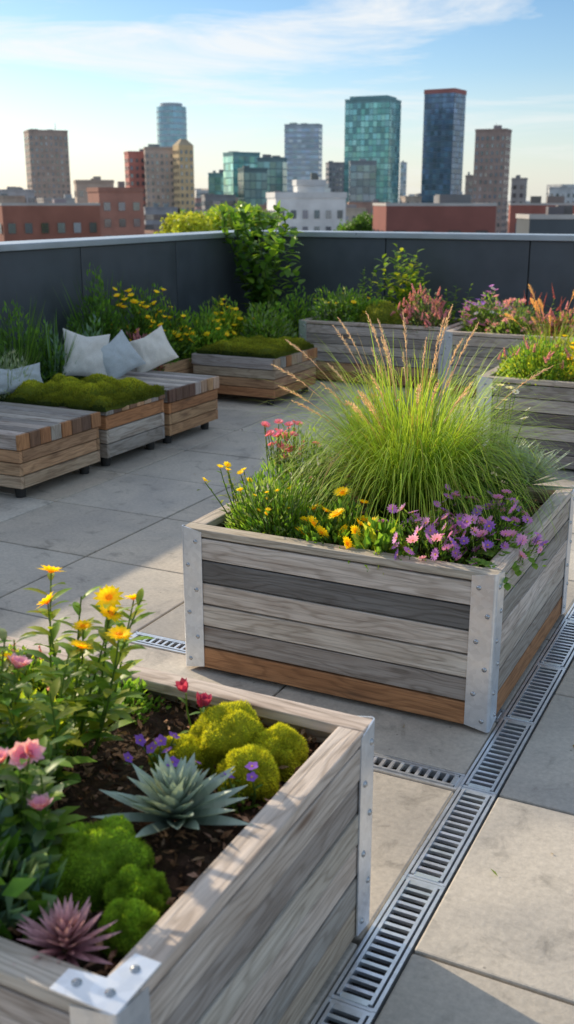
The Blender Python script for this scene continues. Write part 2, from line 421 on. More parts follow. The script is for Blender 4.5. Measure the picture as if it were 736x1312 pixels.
# ---------------------------------------------------------------- timber things
LG=(.50,.455,.41); MG=(.35,.325,.30); DG=(.18,.172,.168); WH=(.62,.56,.50); BR=(.40,.20,.09); TN=(.46,.29,.165)
SC=(.80,.83,.87)
def bolt_mesh():
    b=MB(); n=14
    i=len(b.v)
    for r,z in ((.0085,0),(.0085,.0015),(.0067,.0018),(.006,.004),(.0035,.0055)):
        for k in range(n): t=2*math.pi*k/n; b.v.append((r*math.cos(t),r*math.sin(t),z))
    for j in range(4):
        for k in range(n): k2=(k+1)%n; b.face((i+j*n+k,i+j*n+k2,i+(j+1)*n+k2,i+(j+1)*n+k),0,(.45,.46,.48))
    b.face(tuple(i+4*n+k for k in range(n)),0,(.45,.46,.48))
    return mesh_from(b,'bolt',[BOLTM],smooth=True)
BOLT=bolt_mesh()
def planter(x0,x1,y0,y1,h,fr,sd,label,group='timber planters on the roof terrace',plates=False,chips=900,br=.088,rimc=(.58,.51,.44)):
    root=empty('planter_box',((x0+x1)/2,(y0+y1)/2,0),label=label,cat='planter',group=group)
    n=6; z0=.022; T=.026; rt=.030; hp=(h-rt-z0)/n
    def panel(kind):
        b=MB()
        for i in range(n):
            zz=z0+(n-1-i)*hp; zt=zz+hp-.006+R.uniform(-.0015,.001); o=R.uniform(-.0025,.0025); t=jit((fr if kind in 'fb' else sd)[i],.08)
            if kind=='f': box(b,x0,x1,y0+o,y0+T,zz,zt,0,t,0)
            if kind=='b': box(b,x0,x1,y1-T,y1+o,zz,zt,0,t,0)
            if kind=='r': box(b,x1-T,x1+o,y0+T+.001,y1-T-.001,zz,zt,0,t,1)
            if kind=='l': box(b,x0+o,x0+T,y0+T+.001,y1-T-.001,zz,zt,0,t,1)
        mk(b,'side_panel',[WOOD],root,(*WO[root.name][:2],0),bevel=.003)
    for k in 'fbrl': panel(k)
    rw=.062; zr=h-rt+.001; e=.003
    for k in range(4):
        b=MB(); t=jit(rimc,.08)
        if k==0: box(b,x0-e,x1+e,y0-e,y0+rw,zr,h,0,t,0)
        if k==1: box(b,x0-e,x1+e,y1-rw,y1+e,zr,h,0,t,0)
        if k==2: box(b,x1-rw,x1+e,y0+rw+.002,y1-rw-.002,zr,h,0,t,1)
        if k==3: box(b,x0-e,x0+rw,y0+rw+.002,y1-rw-.002,zr,h,0,t,1)
        mk(b,'rim_board',[WOOD],root,(*WO[root.name][:2],h),bevel=.004)
    g=.0055; th=.004
    for sx,sy,cx,cy in ((-1,-1,x0,y0),(1,-1,x1,y0),(1,1,x1,y1),(-1,1,x0,y1)):
        b=MB(); c=SC; ox=cx+sx*g; oy=cy+sy*g
        def prof():
            pts=[]
            rr=.012
            pts.append((ox-sx*br,oy)); pts.append((ox-sx*rr,oy))
            for q in range(1,5):
                a=q/5*math.pi/2; pts.append((ox-sx*rr+sx*rr*math.sin(a),oy-sy*rr+sy*rr*math.cos(a)))
            pts.append((ox,oy-sy*rr)); pts.append((ox,oy-sy*br)); return pts
        pr=prof(); zb,zt=.012,h+.004; i=len(b.v); m=len(pr)
        def inner(p,k):
            if k==0: return (p[0],p[1]-sy*th)
            if k==m-1: return (p[0]-sx*th,p[1])
            return (p[0]-sx*th if k>=m-2 else p[0]-sx*th*(k/(m-1)),p[1]-sy*th if k<=1 else p[1]-sy*th*(1-k/(m-1)))
        for k,p in enumerate(pr):
            q=inner(p,k)
            cut=.014 if k in(0,m-1) else 0
            b.v+= [(p[0],p[1],zb+cut),(p[0],p[1],zt-cut),(q[0],q[1],zt-cut),(q[0],q[1],zb+cut)]
        for k in range(m-1):
            a=i+4*k; e2=a+4
            b.face((a,e2,e2+1,a+1),0,c); b.face((a+1,e2+1,e2+2,a+2),0,c); b.face((a+3,a,e2,e2+3)[::-1],0,c); b.face((a+2,e2+2,e2+3,a+3),0,c)
        b.face((i,i+1,i+2,i+3),0,c); j=i+4*(m-1); b.face((j,j+3,j+2,j+1),0,c)
        bk=mk(b,'corner_bracket',[STEEL],root,(cx,cy,h/2))
        for q in range(6):
            z=.05+(h-.10)*q/5; u=(.028,.062)[q%2]
            inst(BOLT,'bolt',bk,(ox-sx*u,oy,z),(math.pi/2*(1 if sy<0 else -1),0,0))
            inst(BOLT,'bolt',bk,(ox,oy-sy*(.090-u),z+.004),(0,math.pi/2*sx,0))
        if plates and (sx,sy)==(1,-1):
            b=MB(); zt=h+.006
            s=.125
            i=len(b.v)
            pts=[(0,0),(s,0),(s,rw*.8),(rw*.95,rw*.95),(rw*.8,s),(0,s)]
            for z in (h+.0015,zt):
                for (u,v) in pts: b.v.append((cx-sx*u+sx*.004,cy-sy*v+sy*.004,z))
            m=len(pts)
            top=tuple(i+m+k for k in range(m)); bot=tuple(i+k for k in range(m))[::-1]
            if sx*sy<0: top=top[::-1]; bot=bot[::-1]
            b.face(top,0,c); b.face(bot,0,c)
            for k in range(m):
                k2=(k+1)%m; b.face((i+k,i+k2,i+m+k2,i+m+k),0,c)
            pl=mk(b,'corner_plate',[STEEL],root,(cx,cy,h))
            for u,v in ((.03,.03),(.09,.025),(.025,.09)): inst(BOLT,'bolt',pl,(cx-sx*u,cy-sy*v,zt),(0,0,0))
    for fx in (x0+.08,x1-.08):
        for fy in (y0+.08,y1-.08):
            b=MB(); box(b,fx-.03,fx+.03,fy-.03,fy+.03,.001,.03,0,(.03,.03,.03)); mk(b,'foot',[RUBBER],root,(fx,fy,0))
    b=MB(); nx=ny=34; zs=h-.075; sdd=R.uniform(0,40)
    for j in range(ny+1):
        for i in range(nx+1):
            x=x0+T+(x1-x0-2*T)*i/nx; y=y0+T+(y1-y0-2*T)*j/ny
            b.v.append((x,y,zs+.022*noise.noise(V((x*5+sdd,y*5,0)))+.01*noise.noise(V((x*25,y*25,sdd)))))
    for j in range(ny):
        for i in range(nx):
            a=j*(nx+1)+i; b.face((a,a+1,a+nx+2,a+nx+1),0,jit((.055,.034,.022),.3))
    for _ in range(chips):
        x=R.uniform(x0+.04,x1-.04); y=R.uniform(y0+.04,y1-.04); d=rdir(-.1); d.z*=.5
        leafq(b,(x,y,zs+R.uniform(.0,.03)),d,R.uniform(.012,.035),R.uniform(.008,.016),jit(R.choice([(.17,.09,.05),(.27,.15,.085),(.08,.045,.03),(.38,.23,.15)]),.3))
    mk(b,'soil',[SOIL],root,(*WO[root.name][:2],zs))
    return root
# ---------------------------------------------------------------- SETTING: ground, pavement
def cf(lat,dep): return (.8957*lat-.4446*dep,.4446*lat+.8957*dep)
b=MB(); S=9000; n=24
for j in range(n+1):
    for i in range(n+1): b.v.append((-S+2*S*i/n,-S+2*S*j/n,-26))
for j in range(n):
    for i in range(n): a=j*(n+1)+i; b.face((a,a+1,a+n+2,a+n+1),0,(.30,.33,.36))  # pale blue-grey base colour carries the distance haze
mk(b,'ground',[GROUND],kind='structure',label='haze-tinted city ground stretching to the horizon')
b=MB(); box(b,-6.3,6,-4,11.2,-.5,-.06,0,(.05,.05,.05)); box(b,-6.25,5.9,-3.9,11.1,-26,-.51,0,(.2,.12,.09))
mk(b,'roof_deck',[ROOFM],kind='structure')
b=MB()
def slab(x0,x1,y0,y1):
    g=.005; k=R.uniform(.82,1.10); w=R.uniform(-.015,.015)
    box(b,x0+g,x1-g,y0+g,y1-g,-.045,R.uniform(-.0015,.0015),0,(.52*k+w,.475*k,.415*k-w))
ys=[-2.69+.75*i for i in range(19)]
xs=[-5.72,-4.75,-3.96,-3.17,-2.38]
for i in range(len(xs)-1):
    for j in range(len(ys)-1): slab(xs[i],xs[i+1],ys[j],ys[j+1])
xs=[-2.38,-1.59,-.79]; rows=[(-2.5+.75*i,-1.75+.75*i) for i in range(0,6)]+[(2.01,2.77),(2.87,3.26)]+[(3.36,4.06)]+[(4.06+.75*i,4.81+.75*i) for i in range(9)]
for i in range(2):
    for (a,c) in rows: slab(xs[i],xs[i+1],a,c)
for i in range(7):
    for j in range(-6,12): slab(-.67+.79*i,.12+.79*i,2.03+.77*j,2.80+.77*j)
mk(b,'pavement',[CONC],bevel=.006,kind='structure',label='large weathered concrete paving slabs')
# drain grates
def grate_meshes(L,W):
    f=MB(); c=SC; h=W/2
    for s in (-1,1):
        a,e=sorted((s*h,s*(h-.009))); box(f,a,e,.001,L-.001,-.03,.002,0,c)
    for y in (.001,L-.013): box(f,-h+.0095,h-.0095,y,y+.012,-.028,-.0005,0,c)
    g=MB(); a=h-.015
    for s in (-1,1):
        p,q=sorted((s*a,s*(a-.009))); box(g,p,q,.016,L-.016,-.02,.004,0,c)
    n=int((L-.04)/.030); st=(L-.04)/n
    for i in range(n+1):
        y=.02+st*i; w=.0055 if i%n else .009
        box(g,-a+.0095,a-.0095,y-w,y+w,-.008,.0015,0,jit(c,.1))
    return mesh_from(f,'frame',[STEEL]),mesh_from(g,'grating',[STEEL])
GM=grate_meshes(.5,.118); GC=grate_meshes(.53,.098)
def drain(gm,x,y,rz,label):
    o=bpy.data.objects.new('drain_grate',gm[0]); COL.objects.link(o); o.location=(x,y,0); o.rotation_euler=(0,0,rz)
    tag(o,label,'drain',"galvanised drain grates between the paving slabs")
    c=bpy.data.objects.new('grating',gm[1]); COL.objects.link(c); c.parent=o
for i in range(20): drain(GM,-.73,-1.2+.5*i,0,'galvanised slotted steel drain grate set between paving slabs')
for yy in (2.82,3.31):
    for i in range(3): drain(GC,-.79-.53*i,yy,math.pi/2,'narrow galvanised cross drain grate running under the planters')
# ---------------------------------------------------------------- parapet walls
def parapet(horizontal):
    if horizontal: root=empty('parapet_wall',(-1,10.7,0),label='dark grey clad parapet wall with light metal coping behind planters',cat='wall')
    else: root=empty('parapet_wall',(-5.73,4,0),label='dark grey clad parapet wall beside the timber benches',cat='wall')
    H=1.36
    seg=[(-5.70+1.55*i,-5.70+1.55*(i+1)) for i in range(7)] if horizontal else [(10.66-1.55*(i+1),10.66-1.55*i) for i in range(9)]
    for a,c in seg:
        b=MB(); t=jit((.085,.096,.112),.05)
        if horizontal: box(b,a+.006,c-.006,10.735,10.76,0,H,0,t)
        else: box(b,-5.79,-5.765,a+.006,c-.006,0,H,0,t)
        mk(b,'wall_panel',[WALLM],root,((a+c)/2,10.73,0) if horizontal else (-5.76,(a+c)/2,0),bevel=.003)
    b=MB()
    if horizontal: box(b,-5.76,5.2,10.762,11.08,-.05,H,0,(.02,.024,.03))
    else: box(b,-6.1,-5.792,-3.4,11.08,-.05,H,0,(.02,.024,.03))
    mk(b,'wall_core',[WALLM],root,WO[root.name])
    b=MB()
    if horizontal: box(b,-5.73+.001,5.3,10.70,11.12,H+.004,H+.062,0,(.42,.46,.51))
    else: box(b,-6.15,-5.73,-3.5,11.12,H+.004,H+.060,0,(.42,.46,.51))
    mk(b,'coping',[CAPM],root,WO[root.name],bevel=.006)
parapet(True); parapet(False)
# ---------------------------------------------------------------- planters
planter(-2.0,-.80,3.15,4.37,.580,[WH,DG,(.60,.53,.46),WH,MG,BR],[LG,MG,WH,LG,MG,BR],'weathered grey timber planter with steel corners full of grass and flowers',chips=900)
planter(-2.02,-.80,1.03,2.07,.575,[LG,MG,LG,MG,LG,BR],[LG,MG,LG,WH,MG,(.46,.39,.32)],'weathered timber planter with moss and succulents and steel corner plates',plates=True,chips=3000)
planter(-4.58,-3.02,9.5,10.4,.60,[LG,MG,LG,MG,TN,BR],[LG,MG,LG,MG,MG,BR],'long weathered timber planter against the dark parapet wall',chips=300)
planter(-2.98,-1.75,9.25,10.2,.60,[LG,MG,LG,LG,MG,BR],[MG,MG,LG,MG,MG,BR],'timber planter with red spikes and white flowers',chips=300)
planter(-1.97,-.75,6.9,8.05,.60,[MG,LG,DG,LG,DG,MG],[LG,MG,LG,MG,MG,BR],'grey timber planter with yellow green shrubs and plumes',chips=300,br=.11)
# ---------------------------------------------------------------- benches
def bench(x0,x1,y0,y1,h,label,tints,top=True):
    root=empty('bench_module',((x0+x1)/2,(y0+y1)/2,0),label=label,cat='bench',group='low timber bench modules along the wall')
    z0=.075; tt=.095 if top else .03; T=.03; n=3; hp=(h-tt-z0)/n
    for kind in 'frbl':
        b=MB()
        for i in range(n):
            za=z0+(n-1-i)*hp; zb=za+hp-.006; t=jit(tints[i%len(tints)],.15); o=R.uniform(-.003,.003)
            if kind=='f': box(b,x0+.01,x1-.01,y0+o+.01,y0+T+.01,za,zb,0,t,0)
            if kind=='b': box(b,x0+.01,x1-.01,y1-T-.01,y1+o-.01,za,zb,0,t,0)
            if kind=='r': box(b,x1-T-.01,x1+o-.01,y0+T+.011,y1-T-.011,za,zb,0,t,1)
            if kind=='l': box(b,x0+o+.01,x0+T+.01,y0+T+.011,y1-T-.011,za,zb,0,t,1)
        mk(b,'side_panel',[WOOD],root,WO[root.name],bevel=.004)
    b=MB(); m=8; w=(y1-y0)/m
    for i in range(m):
        c=jit(R.choice([LG,MG,(.44,.42,.40),(.28,.27,.26)]),.1)
        box(b,x0,x1-.022,y0+w*i+.004,y0+w*(i+1)-.004,h-tt+.001,h+R.uniform(-.002,.002),0,c,0)
        c2=jit(R.choice([TN,BR,(.22,.13,.08),(.5,.38,.27),MG,(.14,.085,.06)]),.15)
        box(b,x1-.021,x1+R.uniform(0,.004),y0+w*i+.003,y0+w*(i+1)-.003,h-tt+.001,h-.001,0,c2,2)
    mk(b,'seat_top',[WOOD],root,(*WO[root.name][:2],h),bevel=.003)
    for fx in (x0+.1,x1-.09):
        for fy in (y0+.09,y1-.09):
            b=MB(); tube(b,(fx,fy,.001),(fx,fy,.076),.032,.036,14,0,(.02,.02,.02))
            mk(b,'foot',[RUBBER],root,(fx,fy,0),True)
XF=-4.12
BT=(.44,.27,.15)
bench(-4.97,XF,4.70,5.52,.41,'low timber bench with grey slatted top on black feet',[BT,TN,(.46,.36,.27)])
bench(-4.97,XF,5.58,6.31,.40,'timber bench module topped with a moss cushion',[BR,LG,MG],top=False)
bench(-4.97,XF,6.36,7.09,.42,'grey slatted timber bench beside throw pillows',[BR,TN,BT])
bench(-4.97,XF,8.06,8.95,.42,'square timber bench topped with moss near the corner',[(.42,.33,.25),TN,BR],top=True)
moss_mat('moss_cushion',-4.98,XF+.0,5.57,6.32,.395,'thick lumpy green moss cushion on a timber bench',17000)
moss_mat('moss_cushion',-4.93,XF-.02,8.09,8.92,.42,'flat olive moss cushion on a corner bench',12000,.5)
def trough(x0,x1,y0,y1,h,label):
    root=empty('planting_trough',((x0+x1)/2,(y0+y1)/2,0),label=label,cat='planter',group='low timber troughs along the wall')
    b=MB(); n=4; hp=h/n
    for i in range(n):
        t=jit(R.choice([TN,MG,BR,LG]),.1); za=hp*i+.003; zb=hp*(i+1)-.002
        box(b,x1-.03,x1,y0,y1,za,zb,0,t,1); t=jit(TN,.1)
        box(b,x0+.001,x1-.031,y0,y0+.03,za,zb,0,t,0); box(b,x0+.001,x1-.031,y1-.03,y1,za,zb,0,t,0)
    mk(b,'side_panel',[WOOD],root,WO[root.name],bevel=.003)
    b=MB(); box(b,x0,x1-.032,y0+.031,y1-.031,.01,h-.05,0,(.045,.03,.02)); mk(b,'soil',[SOIL],root,(*WO[root.name][:2],h-.05))
trough(-5.70,-5.04,4.3,7.25,.36,'low timber trough filled with herbs behind the benches')
trough(-5.70,-5.04,7.3,9.6,.36,'low brown timber trough with yellow flowers by the wall')
# pillows
def pillow(pos,w,h,t,rot,c,label):
    b=MB(); n=26
    for s in (1,-1):
        i0=len(b.v)
        for j in range(n+1):
            for i in range(n+1):
                u=-1+2*i/n; v=-1+2*j/n
                px=u*(1-.09*(1-abs(v)**1.5))*w/2; pz=v*(1-.09*(1-abs(u)**1.5))*h/2
                pz-=.03*max(0,v)*(1-abs(u))**1.0
                th=t/2*((1-u*u)*(1-v*v))**.42
                e=min(1,(1-max(abs(u),abs(v)))*4)
                wr=(.022*noise.noise(V((u*1.9,v*1.9,s*2+pos[0]*9+pos[1]*3)))+.010*noise.noise(V((u*5,v*3,s*2+pos[1]*7))))*e
                b.v.append((px,s*(th+wr) if th>0 else 0,pz))
        for j in range(n):
            for i in range(n):
                a=i0+j*(n+1)+i; f=(a,a+1,a+n+2,a+n+1); b.face(f if s<0 else f[::-1],0,c)
    o=mk(b,'throw_pillow',[FABRIC],None,(0,0,0),True,label=label,cat='pillow'); o.location=pos; o.rotation_euler=rot
rd=math.radians
pillow((-5.00,6.56,.60),.38,.38,.16,(rd(-22),rd(10),rd(52)),(.68,.66,.62),'pale grey linen pillow leaning behind the slatted bench')
pillow((-4.84,6.74,.575),.34,.33,.14,(rd(-32),rd(-22),rd(66)),(.48,.52,.54),'blue grey linen pillow leaning on another pillow')
pillow((-4.78,7.12,.575),.36,.34,.15,(rd(-40),rd(-24),rd(40)),(.74,.70,.63),'cream linen throw pillow on the bench')
pillow((-5.02,5.72,.53),.46,.22,.14,(rd(-30),0,rd(60)),(.46,.50,.52),'long blue grey bolster pillow behind the moss bench')
# ---------------------------------------------------------------- CENTRE PLANTER PLANTS
G1=(.13,.27,.038);G2=(.22,.37,.048);G3=(.075,.16,.035);GG=(.22,.30,.16);YG=(.40,.47,.05);DK=(.045,.10,.03);BG=(.17,.28,.21)
zc=.505
fountain_grass('fountain_grass',(-1.36,3.88,zc),3600,.74,.60,'large bright green fountain grass with thin tan seed plumes',plumes=34,pl=.86,pc=(.74,.54,.44),cg=(.18,.36,.038),ct=(.42,.58,.09),W=.0060,grav=3.0,els=(38,89,72),seg=12,hair=90,pw=.009)
bush('marigold_plant',(-1.43,3.36,zc),.19,.15,.14,1700,.035,.016,[G1,G2,G3],'leafy clump with bright yellow daisy flowers in a planter','flowering plant',B_yel,17,1.25,up=.6,flz=.4,flift=.022,face=.8,sp=.042)
bush('aster_plant',(-1.09,3.38,zc),.18,.19,.20,1500,.03,.008,[G1,G3,G2],'mounded aster covered in small purple flowers','flowering plant',B_pur,99,1.2,up=.6,flz=.12,flift=.018,face=.9,sp=.019)
bush('aster_plant',(-.96,3.56,zc),.18,.20,.21,1500,.03,.008,[G1,G3,G2],'second mounded aster with lilac and purple flowers by the rim','flowering plant',B_pur,99,1.2,up=.6,flz=.12,flift=.018,face=.9,sp=.019)
bush('herb_plant',(-1.73,3.40,zc),.19,.15,.22,2600,.035,.009,[GG,G1,G2],'fine leaved grey green herb with tiny yellow flowers','herb',B_yelS,10,.6,up=.9,flz=.3,blds=70,bl=.27)
bush('herb_plant',(-1.76,3.74,zc),.19,.2,.30,2600,.032,.008,[GG,G1,G2],'upright feathery herb with small pink flowers','herb',B_pink,20,1.0,up=.9,flz=.5,blds=80,bl=.36)
tall_stems('pink_wildflower',(-1.86,3.72,zc),.09,22,.36,.035,.010,[G2,GG],'cluster of bright pink flowers at the planter end',B_pink,1.5,leafn=9)
tall_stems('wildflower',(-1.86,3.40,zc),.12,9,.27,.05,.014,[G2,YG],'slender leafy stems with yellow buds at the planter corner',B_yelS,.8,lean=(-.06,0))
bush('leafy_plant',(-1.25,3.26,zc),.10,.08,.13,420,.055,.028,[G1,G2,YG],'broad leaved bright green plant by the planter rim','plant')
bush('dwarf_conifer',(-1.03,3.84,zc),.17,.18,.25,3400,.026,.007,[DK,G3,G1],'dense dark green dwarf conifer in a planter','shrub',up=.7)
rosette('blue_succulent',(-.93,4.02,zc+.14),.22,100,.022,(.24,.34,.28),(.58,.66,.56),'spiky blue green rosette at the planter edge')
rosette('blue_succulent',(-1.06,4.22,zc+.15),.20,80,.020,(.24,.34,.28),(.58,.66,.56),'spiky blue green rosette beside fountain grass')
tall_stems('white_wildflower',(-1.15,4.15,zc),.18,18,.50,.035,.010,[G2,GG],'airy stems with tiny white flowers behind the grass',B_white,1.4)
tall_stems('white_wildflower',(-1.62,4.15,zc),.14,10,.42,.04,.012,[G2,G1],'airy leafy stems with pink flowers behind the herbs',B_pink,1.1)
b=MB()
for i in range(8):
    p=V((-.90+R.uniform(-.05,.03),3.34+R.uniform(-.10,.14),zc+.06)); d=V((1,R.uniform(-.9,.3),.6)).normalized(); L_=R.uniform(.09,.17)
    for k in range(7):
        q=p+d*L_/7; tube(b,p,q,.002,.0018,4,0,(.1,.16,.04)); p=q; d=(d+V((0,0,-.30))).normalized()
        for s in (-1,1):
            blade(b,p,V((-d.y*s,d.x*s,.3))+d*.6,R.uniform(.024,.038),.026,3,.5,jit(G1,.2),jit(G2,.2),0,1,.1)
mk(b,'trailing_plant',[LEAF],None,(-.9,3.36,zc),True,label='small leaved trailing plant spilling over the planter rim',cat='plant')
# ---------------------------------------------------------------- NEAR PLANTER PLANTS
zn=.50
moss_mound('moss_mound',[(-1.08,1.87,zn+.03,.09,.095),(-.98,1.78,zn+.025,.065,.065),(-1.16,1.78,zn+.02,.06,.055),(-.97,1.89,zn+.02,.065,.07)],'bright yellow green moss mounds on dark soil',7500,.008,(.12,.15,.01),(.66,.66,.05))
moss_mound('moss_mound',[(-1.07,1.36,zn+.03,.085,.09),(-.97,1.33,zn+.02,.055,.06),(-1.13,1.28,zn+.02,.06,.06),(-.93,1.25,zn+.02,.05,.05)],'rounded vivid green moss balls beside the succulent',7500,.008,(.05,.11,.01),(.36,.54,.05))
rosette('agave_succulent',(-1.03,1.56,zn+.02),.165,58,.038,(.19,.28,.22),(.52,.61,.52),'large blue grey succulent rosette with pointed leaves')
rosette('pink_succulent',(-.98,1.14,zn+.03),.09,80,.014,(.42,.16,.20),(.78,.46,.50),'dusky pink succulent rosette by the planter corner',mat=SUCC)
tall_stems('yellow_wildflower',(-1.42,1.74,zn),.13,10,.40,.10,.032,[(.26,.43,.05),YG,G2],'tall leafy stems with golden yellow blossoms',B_yel,1.1,lean=(.03,.06),leafn=19,nfl=8)
tall_stems('yellow_wildflower',(-1.62,1.56,zn),.15,9,.38,.10,.030,[G2,G1,YG],'leafy stems with yellow blossoms near planter edge',B_yel,1.0,leafn=15,nfl=5)
tall_stems('mauve_wildflower',(-1.23,1.36,zn),.10,8,.28,.085,.034,[G1,GG,G2],'leafy stems carrying mauve pink blossoms',B_mauve,1.3,lean=(.05,-.02),leafn=15,nfl=4)
tall_stems('mauve_wildflower',(-1.45,1.46,zn),.14,9,.40,.09,.036,[G1,GG,G2],'taller leafy stems with dusty pink blossoms',B_mauve,1.4,leafn=17,nfl=6)
tall_stems('leafy_plant',(-1.38,1.58,zn),.10,7,.30,.10,.036,[G2,G1,YG],'fresh leafy stems beside the soil',None,1.1,leafn=16)
tall_stems('red_wildflower',(-1.78,1.72,zn),.10,9,.50,.05,.014,[(.3,.22,.08),G2],'thin reddish stems with red flower spikes',B_redsp,1.,leafn=8,stemc=(.3,.14,.09))
bush('broadleaf_plant',(-1.22,1.18,zn),.15,.13,.16,480,.075,.036,[GG,G1,BG],'broad grey green leaves filling a planter corner')
bush('broadleaf_plant',(-1.38,1.22,zn),.16,.16,.24,620,.08,.042,[G1,BG,G3],'dark green leafy clump in the planter')
bush('groundcover_plant',(-1.72,1.93,zn),.2,.09,.10,1800,.022,.010,[G2,YG,G1],'low fresh green groundcover along the planter rim','plant',B_pinksp,8,.6)
bush('groundcover_plant',(-1.46,1.95,zn),.12,.07,.07,900,.022,.010,[G2,G1],'low green groundcover at the back of a planter','plant')
bush('groundcover_plant',(-1.55,1.30,zn),.24,.2,.20,2200,.035,.016,[G1,G2,G3],'dense green foliage in a planter')
bush('groundcover_plant',(-1.60,1.62,zn),.20,.2,.14,1800,.03,.013,[G2,YG],'fresh green undergrowth below the yellow flowers')
tall_stems('burgundy_tulip',(-1.17,1.90,zn),.03,3,.13,.05,.014,[G1,G2],'small burgundy flower buds beside moss',B_bud,.9,leafn=4)
tall_stems('violet_plant',(-1.15,1.70,zn),.08,8,.09,.03,.014,[G1,G2],'tiny violet flowers among moss mounds',B_vio,.9,leafn=5)
tall_stems('violet_plant',(-.96,1.71,zn),.03,4,.08,.03,.012,[G1,G2],'tiny violet flowers beside the succulent',B_vio,.8,leafn=5)
# ---------------------------------------------------------------- BACK PLANTERS
zb=.53
bush('shrub',(-4.25,9.8,zb),.32,.28,.36,2600,.05,.018,[G1,GG,G2],'rounded grey green shrub against the dark wall','shrub',B_yelS,6,.9,blds=40,bl=.4)
bush('shrub',(-3.95,9.75,zb),.2,.2,.26,1400,.04,.02,[G1,G2],'small green shrub with yellow flowers','shrub',B_yelS,14,1.6)
moss_mound('moss_mound',[(-3.78,9.72,zb+.05,.2,.19),(-3.6,9.68,zb+.03,.13,.14)],'olive green moss mound in a back planter',1800,.025,(.08,.12,.02),(.36,.38,.05))
bush('heather_plant',(-3.36,9.72,zb),.28,.22,.30,1500,.04,.012,[GG,(.40,.24,.22),G1],'pink flowering heather clump in a back planter','flowering plant',B_pinksp,80,1.2,flz=.15)
tall_stems('climbing_plant',(-3.72,10.2,zb),.36,17,.78,.15,.07,[G2,YG,G1],'tall bright leafy stems rising above the planter',None,leafn=13,segs=3)
tall_stems('climbing_plant',(-4.15,10.2,zb),.2,7,.55,.1,.04,[G1,G2],'leafy shoots at the end of a planter',None,leafn=10,segs=3)
tall_stems('climbing_plant',(-3.2,10.15,zb),.2,7,.42,.1,.04,[G1,G2],'short leafy shoots behind heather',None,leafn=10,segs=3)
bush('white_flower_bush',(-2.74,9.72,zb),.26,.3,.34,1800,.045,.014,[G1,GG,G2],'bush dotted with small white and lilac flowers','flowering plant',B_white+B_pur,90,2.1,flz=.3)
bush('flower_bush',(-2.40,9.6,zb),.27,.25,.26,1800,.045,.014,[G2,GG],'low bush with dusty pink flowers','flowering plant',B_tuftp,46,1.4,flz=.2,blds=40,bl=.3)
tall_stems('red_spike_plant',(-2.25,9.85,zb),.30,10,.32,.09,.02,[G1,G2],'green clump with red flower spikes',B_redsp,1.4,leafn=11,segs=3)
bush('flower_bush',(-2.0,9.65,zb),.22,.24,.22,1300,.045,.014,[G2,(.45,.2,.16)],'low reddish foliage bush','plant',B_pinksp,24,1.2)
bush('yellow_green_shrub',(-1.66,7.22,zb),.27,.28,.26,2600,.04,.013,[YG,G2,G1],'yellow green low shrub with pinkish tips','shrub',B_pinksp,20,1.0,flz=.3,blds=60,bl=.30)
bush('yellow_green_shrub',(-1.3,7.6,zb),.32,.3,.34,2400,.045,.014,[YG,(.5,.44,.06),G2],'golden green shrub with yellow flowers','shrub',B_yelS,34,1.4,blds=60,bl=.35)
bush('yellow_green_shrub',(-1.05,7.2,zb),.25,.25,.25,1600,.045,.014,[YG,G2],'golden green shrub in the grey planter','shrub',B_yelS,10,1.2)
fountain_grass('fountain_grass',(-1.68,7.80,zb),300,.42,.4,'small grass with tall amber plumes',plumes=14,pl=.64,pc=(.82,.52,.26),W=.008,seg=5,hair=110,pw=.020,els=(50,89,76),grav=2)
# ---------------------------------------------------------------- WALL TROUGH PLANTS
zt=.31
def wallbush(x,y,r,h,cols,label,fl=None,nf=0,fs=1.6,**k): return bush('wall_shrub',(x,y,zt),r,r*1.1,h,k.pop('n',1500),k.pop('L',.06),k.pop('W',.02),cols,label,'shrub',fl,nf,fs,**k)
wallbush(-5.12,5.75,.22,.33,[GG,(.34,.40,.30)],'grey green lavender bush behind the bench',blds=150,bl=.45,L=.05,W=.010)
wallbush(-5.35,5.35,.25,.4,[GG,G1],'grey green lavender bush beside the wall',blds=90,bl=.5,L=.05,W=.010)
wallbush(-5.30,6.1,.22,.55,[G3,G1],'upright dark green shrub by the wall',blds=110,bl=.75,W=.016)
wallbush(-5.22,6.40,.2,.45,[G3,G1,BG],'dark blue green shrub beside the pillows',blds=80,bl=.6,W=.018)
wallbush(-5.20,6.90,.2,.42,[BG,G1],'blue green shrub behind the pillows',blds=40,bl=.5)
wallbush(-5.45,7.35,.24,.74,[G3,G1],'tall dark shrub against the wall',blds=50,bl=.85,n=2400)
wallbush(-5.35,7.80,.28,.60,[G3,G1],'dark shrub dotted with orange yellow flowers',B_yelS,48,1.8,n=2600)
wallbush(-5.3,8.2,.24,.5,[G3,G1,G2],'green shrub with yellow flowers by the wall',B_yelS,34,1.8,n=2000)
wallbush(-5.15,7.55,.18,.3,[(.30,.12,.13),G3],'burgundy leaved shrub in the trough',B_pinksp,20,1.4)
wallbush(-5.2,8.65,.28,.38,[G1,G2],'fresh green shrub beside the mossy bench',B_yelS,20,1.7,n=2200)
wallbush(-5.2,9.15,.28,.46,[G1,G2,YG],'bright green shrub dotted with yellow flowers',B_yelS,30,1.7,n=2200)
wallbush(-4.85,9.25,.26,.38,[G1,GG,G2],'feathery green shrub near the corner',n=1800,blds=50,bl=.4)
wallbush(-4.75,9.75,.24,.5,[G1,G2],'green shrub in the corner of the terrace',n=1400)
b=MB(); P0=V((-5.32,10.2,.3))
